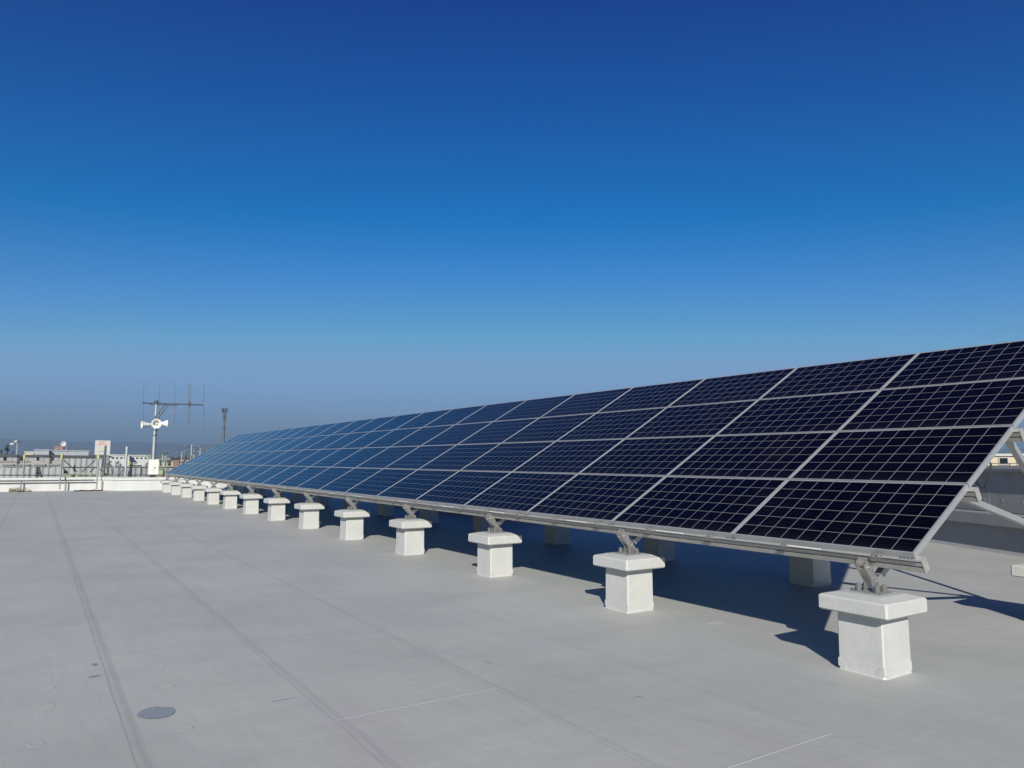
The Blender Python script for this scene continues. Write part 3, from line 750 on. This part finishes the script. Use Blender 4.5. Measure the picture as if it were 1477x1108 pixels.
building(91.8, 146, 657, -228, 12, 'wallgrey', 'grey ribbed building behind the scaffold bay', extra=slat_extra, roof_h=.5)
# ribbed sheet walls of the sheds just beyond the parapet level
def sheetwall(px0, px1, ytop, X, mat, lab, seed):
    a_, c_ = at(px0, ytop, X), at(px1, ytop, X); root = empty('shed', (X, a_.y, GZ)); h_ = a_.z - GZ; wd = c_.y - a_.y; r_ = random.Random(seed)
    b = MB(); n = int(wd / .09); T, B_ = [], []
    for k in range(n + 1):
        yy = wd * k / n; xx = (.05 if (k // 2) % 2 else 0) + .05 * math.sin(k * .21) + r_.uniform(-.012, .012); dz = .03 * math.sin(k * .13) + r_.uniform(-.01, .01)
        T.append(b.b.verts.new((xx, yy, h_ + dz))); B_.append(b.b.verts.new((xx + r_.uniform(-.03, .03), yy, h_ - 2.2)))
    for k in range(n): b.b.faces.new((T[k], T[k + 1], B_[k + 1], B_[k]))
    b.build('sheeting', mat, root)
    b = MB(); b.box((-9, 0, 0), (-.12, wd, h_ - .05)); b.build('wall', 'wallgrey', root)
    b = MB(); b.box((-.1, 0, h_ + .05), (.06, wd, h_ + .09)); b.build('top_tube', 'scaf', root)
    return tag(root, lab, 'shed', 'sheds beyond the parapet')
sheetwall(-60, 92, 674.5, -60, 'sheet', 'pale grey ribbed sheeting beyond the left part of the parapet', 1)
sheetwall(93, 147, 662, -62, 'sheet', 'taller pale grey sheeting directly behind the braced scaffold bay', 2)
sheetwall(148, 262, 674.5, -60, 'sheet2', 'darker grey sheeting behind the foot of the loudspeaker mast', 3)
building(50, 71, 648.3, -420, 20, 'wallpale', 'pale bluish flat block behind the apartment roof, left part', roofm='wallpale')
building(71.5, 128, 649.8, -430, 20, 'wallpale', 'pale bluish flat block behind the apartment roof, right part', roofm='wallpale')
building(36, 48.5, 651.3, -380, 12, 'wallcream', 'small cream rooftop block behind the apartment roof', roofm='wallwhite')
building(79, 96, 643.6, -520, 20, 'wallpink', 'reddish block with a dish on its roof on the skyline', roofm='wallpink', windows=[(85, 648, 6, 1.2), (92.5, 646.5, 2.5, 4)])
p = at(91, 641.5, -515); root = empty('dish_aerial', (p.x, p.y, p.z - 1.6))
b = MB(); b.tube((0, 0, 0), (0, 0, 2.0), .15, n=8); b.build('post', 'scaf', root)
b = MB(); prev = None
for r_, z in ((.05, 0), (.6, .08), (1.1, .3), (1.5, .6), (1.55, .62), (1.1, .38), (.05, .06)):
    rg = [b.b.verts.new((z + .2, r_ * math.cos(k * math.pi / 10), 2.2 + r_ * math.sin(k * math.pi / 10))) for k in range(20)]
    if prev:
        for k in range(20): b.b.faces.new((prev[k], prev[(k + 1) % 20], rg[(k + 1) % 20], rg[k]))
    prev = rg
b.build('dish', 'wallwhite', root); tag(root, 'white dish aerial on the reddish skyline block', 'dish aerial')
ww = [(x_, 660.8, 3.2, 2.2) for x_ in range(163, 186, 6)]
building(158.5, 187, 655.6, -330, 20, 'wallwhite', 'white low factory right of the billboard, left of the tall pale pole', roofm='wallwhite', windows=ww)
building(188, 214, 656.3, -335, 20, 'wallwhite', 'white low factory immediately left of the loudspeaker mast', roofm='wallwhite', windows=[(x_, 661, 3, 2.2) for x_ in range(192, 212, 6)])
building(226, 262, 663.2, -210, 14, 'wallpink', 'dark-roofed house row right of the loudspeaker mast', roofm='darkroof', roof_h=1.2, windows=[(233, 670, 3, 3), (245, 670, 3, 3), (255, 670, 3, 3)])
building(251, 258.5, 660.6, -300, 12, 'wallwhite', 'small white block above the dark-roofed house row', roofm='wallwhite')
building(260, 300, 658.8, -190, 14, 'wallpink', 'brownish house partly hidden by the far end of the array', roofm='darkroof', windows=[(267, 665, 3, 3)])
building(198, 205, 667.2, -150, 8, 'wallpink', 'little house with a pale gable left of the mast', roofm='wallwhite')
building(214, 250, 660.0, -520, 14, 'wallgrey', 'distant grey block behind the mast foot', roofm='darkroof')
building(300, 345, 655, -450, 14, 'wallgrey', 'distant grey block hidden behind the far end of the panels', roofm='darkroof')
# cream building through the gap at the right
def cream_win(root, d, cy): pass
p0, p1 = at(1424, 654.5, -34), at(1470, 654.5, -34)
cxp = fw * F_PX + rt * (1440 - W_PX / 2) - up * (654.5 - H_PX / 2)
cdir = Vector((cxp.x, cxp.y, 0)).normalized(); cpos = cdir * 75; ztp = HC + cxp.z / math.hypot(cxp.x, cxp.y) * 75
root = empty('building', (cpos.x, cpos.y, GZ), (0, 0, math.atan2(cdir.y, cdir.x))); hC = ztp - GZ
b = MB(); b.box((0, -5.5, 0), (10, 5.5, hC - .202)); b.build('wall', 'wallcream', root)
b = MB(); b.box((-.15, -5.6, hC - .2), (10.1, 5.6, hC)); b.build('roof', 'wallwhite', root)
for yy in (-3.6, -1.6, -.35, 1.2, 3.2):
    b = MB(); b.box((-.06, yy - .36, hC - .95), (-.003, yy + .36, hC - .30)); f_ = b.build('window', 'wallwhite', root)
    b = MB(); b.box((-.075, yy - .28, hC - .88), (-.0605, yy + .28, hC - .37)); b.build('pane', 'glass', f_)
tag(root, 'cream building seen under the raised near end of the panels', 'building', 'buildings beyond the roof')
root = empty('roof_railing', (cpos.x * .8, cpos.y * .8, GZ), (0, 0, math.atan2(cdir.y, cdir.x))); hr = HC - .05 - GZ
b = MB(); b.bar((0, -5, hr), (0, 5, hr), .05, .05); b.bar((0, -5, hr - .32), (0, 5, hr - .32), .04, .04); b.build('rail', 'scafdark', root)
for k in range(10): b = MB(); b.tube((0, -5 + k * 1.1, hr - 1.2), (0, -5 + k * 1.1, hr + (.12 if k % 2 else 0)), .035, n=6); b.build('post', 'scafdark', root)
tag(root, 'thin dark railing before the cream building under the near end of the panels', 'railing')

# billboard
XBd = -180
a_, c_ = at(137.6, 635.3, XBd), at(158.2, 656, XBd); cy = (a_.y + c_.y) / 2; hw = (c_.y - a_.y) / 2; zb, ztb = c_.z, a_.z
root = empty('billboard', (XBd, cy, GZ))
b = MB(); b.box((-.3, -hw, zb - GZ), (.1, hw, ztb - GZ)); b.build('panel', 'wallwhite', root)
for s in (-1, 1): b = MB(); b.box((-.25, s * hw * .7 - .15, 0), (.05, s * hw * .7 + .15, zb - GZ - .002)); b.build('post', 'scaf', root)
for (y_, xa, xb, n_) in ((638.0, 142.6, 153.6, 4), (641.2, 141.3, 155.0, 5)):       # two rows of small red characters, too far to read
    for k in range(n_):
        p0 = at(xa + (xb - xa) * (k + .08) / n_, y_ - 1.1, XBd); p1 = at(xa + (xb - xa) * (k + .86) / n_, y_ + 1.1, XBd)
        Y0_, Y1_, Z1_, Z0_ = p0.y - cy, p1.y - cy, p0.z - GZ, p1.z - GZ; t_ = (Z1_ - Z0_) * .17; r2 = random.Random(k * 7 + n_)
        b = MB(); b.box((.102, Y0_, Z1_ - t_), (.112, Y1_, Z1_)); b.box((.102, Y0_, (Z0_ + Z1_) / 2 - t_ / 2), (.112, Y1_, (Z0_ + Z1_) / 2 + t_ / 2))
        ym = Y0_ + (Y1_ - Y0_) * r2.choice((.15, .45, .75)); b.box((.1125, ym, Z0_), (.118, ym + t_, Z1_ - t_ * .5))
        if r2.random() < .6: b.box((.102, Y0_ + t_, Z0_), (.112, Y1_ - t_ * .5, Z0_ + t_))
        b.build('lettering', 'red', root)
p0, p1 = at(138.2, 647.2, XBd), at(157.6, 648.0, XBd); b = MB(); b.box((.102, p0.y - cy, p1.z - GZ), (.11, p1.y - cy, p0.z - GZ)); b.build('stripe', 'wallcream', root)
p0, p1 = at(141, 650.4, XBd), at(155, 652.2, XBd); b = MB(); b.box((.102, p0.y - cy, p1.z - GZ), (.11, p1.y - cy, p0.z - GZ)); b.build('lower_band', 'wallpale', root)
tag(root, 'white billboard with two rows of red characters on the skyline', 'billboard')

# floodlight post
p = at(25.3, 638, -240); root = empty('floodlight_post', (p.x, p.y, GZ)); h_ = p.z - GZ
b = MB(); b.tube((0, 0, 0), (0, 0, h_), .22, .14, n=10); b.build('pole', 'polegrey', root)
b = MB(); b.bar((0, -1.3, h_ - .3), (0, .5, h_ + .3), .12, .12); b.build('arm', 'scaf', root)
for dy, dz in ((-1.2, -.5), (-.3, .2), (.3, .15)):
    b = MB(); b.box((-.2, dy - .45, h_ + dz - .25), (.35, dy + .35, h_ + dz + .25), bevel=.05); b.build('lamp_head', 'wallwhite' if dy < .2 else 'scafdark', root)
tag(root, 'slim post with white lamp heads beside the dark tree on the skyline', 'lamp post')

# cell tower
XC = -150
pT, pB = at(323.8, 588.5, XC), at(322.2, 650, XC)
root = empty('cell_tower', (XC, (pT.y + pB.y) / 2, GZ)); h_ = pT.z - GZ
b = MB(); b.tube((0, 0, 0), (0, 0, h_ - .9), .36, .19, n=14); b.build('pole', 'polebrown', root)
b = MB(); n = 12; R_ = .55
for z in (h_ - .95, h_ - .5, h_ - .15):
    for k in range(n):
        a1, a2 = k * 2 * math.pi / n, (k + 1) * 2 * math.pi / n
        b.tube((R_ * math.cos(a1), R_ * math.sin(a1), z), (R_ * math.cos(a2), R_ * math.sin(a2), z), .035, n=5)
for k in range(6):
    a1 = k * math.pi / 3; b.tube((R_ * math.cos(a1), R_ * math.sin(a1), h_ - .95), (R_ * math.cos(a1), R_ * math.sin(a1), h_ - .1), .035, n=5); b.tube((0, 0, h_ - .95), (R_ * math.cos(a1), R_ * math.sin(a1), h_ - .95), .03, n=5)
b.build('cage', 'polebrown', root)
for k in range(3):
    a1 = k * 2 * math.pi / 3 + .4; b = MB(); b.box((.28 * math.cos(a1) - .08, .28 * math.sin(a1) - .08, h_ - .85), (.28 * math.cos(a1) + .08, .28 * math.sin(a1) + .08, h_ - .05)); b.build('antenna_panel', 'scafdark', root)
for z in (h_ - 1.6, h_ - 2.1, h_ - 4.0):
    b = MB(); b.tube((0, 0, z - .12), (0, 0, z + .12), .30, n=12); b.build('collar', 'scafdark', root)
tag(root, 'slender dark cell tower with a caged head above the far end of the array', 'cell tower')

# utility poles and wires
def upole(px, ytop, X, lab, arms=(0,)):
    p = at(px, ytop, X); root = empty('utility_pole', (X, p.y, GZ)); h_ = p.z - GZ
    b = MB(); b.tube((0, 0, 0), (0, 0, h_), .17, .1, n=10); b.build('pole', 'polegrey', root)
    for k, dz in enumerate(arms):
        b = MB(); b.bar((0, -1.1, h_ - .35 - dz), (0, 1.1, h_ - .35 - dz), .1, .1); b.build('crossarm', 'scafdark', root)
        for yy in (-1, 0.4, 1):
            b = MB(); b.tube((0, yy, h_ - .30 - dz), (0, yy, h_ - .08 - dz), .045, .02, n=8); b.build('insulator', 'wallwhite', root)
    if len(arms) > 1:
        b = MB(); b.tube((.3, .2, h_ - 2.6), (.3, .2, h_ - 1.8), .25, n=12); b.build('transformer', 'scafdark', root)
    return tag(root, lab, 'utility pole', 'utility poles beyond the array end')
upole(276.5, 641.5, -130, 'tallest utility pole with dark crossarms above the array end', (0, .9))
upole(289, 646, -140, 'utility pole just right of the tallest one above the array edge', (0,))
upole(262.5, 652, -150, 'shorter utility pole left of the tallest one', (0, .8))
def wires(pts, X, lab, r=.022):
    b = MB()
    for (p, q, sag) in pts:
        a_, c_ = at(*p, X), at(*q, X); L = [a_.lerp(c_, k / 12) - Vector((0, 0, sag * (1 - (2 * k / 12 - 1) ** 2))) for k in range(13)]
        b.path(L, r, 5)
    return tag(b.build('overhead_wire', 'scafdark'), lab, 'wire', 'overhead wires')
wires([((210, 656.5), (272, 643.5), .4), ((273, 643.5), (300, 646.5), .3)], -131, 'overhead wires meeting at the tallest utility pole')
wires([((275, 650), (290, 648), .5), ((262, 654), (276, 650), .3)], -138, 'short sagging wires between the utility poles near the array end')
wires([((113, 656), (139, 652.5), .1), ((157, 653.5), (186, 656.2), .2), ((186, 656.2), (222, 656), .2)], -179, 'dark wires passing behind the billboard')

# trees
def tree(px, ytop, ybase_half, X, n, leafm, lab, conif=True):
    p = at(px, ytop, X); root = empty('tree', (X, p.y, GZ)); h_ = p.z - GZ; r_ = random.Random(int(px * 10))
    sc = abs(X) * .838 / F_PX; rw = ybase_half * sc
    b = MB(); b.tube((0, 0, 0), (0, 0, h_ * .92), h_ * .025, h_ * .006, n=8)
    for k in range(14):
        z = h_ * (.45 + .45 * k / 14); a1 = r_.uniform(0, 6.28); l = rw * (.9 if not conif else 1.1 * (1 - k / 16))
        b.tube((0, 0, z), (l * math.cos(a1), l * math.sin(a1), z + l * .35), h_ * .006, h_ * .002, n=5)
    b.build('trunk', 'bark', root)
    b = MB(); cz = h_ * .72
    clumps = []
    for k in range(46):
        t = r_.random() ** .8; z = h_ * (.5 + .5 * t); rad = rw * ((1.12 - t) if conif else math.sqrt(max(0.05, 1 - (2 * t - 1) ** 2)))
        a1 = r_.uniform(0, 6.28); q = rad * math.sqrt(r_.random()); clumps.append((q * math.cos(a1), q * math.sin(a1), min(z, h_ - .3), rw * r_.uniform(.16, .34)))
    for k in range(n):
        cx_, cy_, cz_, cr = clumps[r_.randrange(len(clumps))]
        c = Vector((cx_ + r_.gauss(0, cr * .5), cy_ + r_.gauss(0, cr * .5), cz_ + r_.gauss(0, cr * .45)))
        a1 = Vector((r_.gauss(0, 1), r_.gauss(0, 1), r_.gauss(0, 1))).normalized(); a2 = a1.orthogonal().normalized(); s = rw * r_.uniform(.05, .11)
        b.add([c - a1 * s, c + a2 * s * .6, c + a1 * s, c - a2 * s * .6], [(0, 1, 2, 3)])
    b.build('crown', leafm, root)
    return tag(root, lab, 'tree', 'trees beyond the roof')
tree(11.5, 641.8, 7.5, -236, 1800, 'leaf', 'dark pointed tree rising above the apartment roof at far left')
tree(2, 648, 5, -239, 900, 'leaf', 'low dark tree at the very left edge of the skyline')
tree(19, 649, 4, -238, 700, 'leaf', 'small dark tree between the pointed tree and the lamp post')
tree(158.5, 656.5, 6.5, -140, 1600, 'leaf2', 'grey-green round bushy tree below the billboard', False)
tree(171, 664.5, 7, -141, 1200, 'leaf', 'low dark bushy tree right of the billboard', False)
tree(213, 666, 7, -143, 1000, 'leaf', 'low dark bushy tree left of the control cabinet', False)
tree(196, 666, 5, -143, 900, 'leaf', 'low dark tree behind the short yellow-sleeved posts', False)
tree(259, 664, 4.5, -145, 900, 'leaf', 'dark tree between the house rows beyond the array end', False)
# a strip of far-off planting and small roofs towards the horizon
b = MB(); r_ = random.Random(11)
for k in range(5200):
    a1 = r_.uniform(-.75, .55); dd = r_.uniform(600, 2300); c = Vector((-math.cos(a1) * dd, math.sin(a1) * dd, GZ + r_.uniform(0, 9)))
    u = Vector((math.sin(a1), math.cos(a1), 0)); s = r_.uniform(2, 6); z = Vector((0, 0, s * r_.uniform(.5, 1)))
    b.add([c - u * s, c - u * s * .3 - z, c + u * s, c + u * s * .2 + z], [(0, 1, 2, 3)])
o = b.build('woodland', 'leaf'); o['kind'] = 'stuff'; tag(o, 'far-off belt of trees low on the horizon', 'woodland')

# ------------------------------------------------------------------ haze
b = MB(); b.box((-9500, -9500, -13.5), (9500, 9500, 150))
hz = NT('air'); hz.t.nodes.remove(hz.p)
pv = hz.n('ShaderNodeVolumePrincipled'); pv.inputs['Density'].default_value = 0.00028; pv.inputs['Color'].default_value = (.66, .86, 1.0, 1); pv.inputs['Anisotropy'].default_value = 0.4
hz.l(pv.outputs[0], hz.t.nodes['Material Output'].inputs['Volume'])
o = b.build('haze', hz.m); o['kind'] = 'stuff'; tag(o, 'thin grey-blue haze low over the horizon', 'haze')
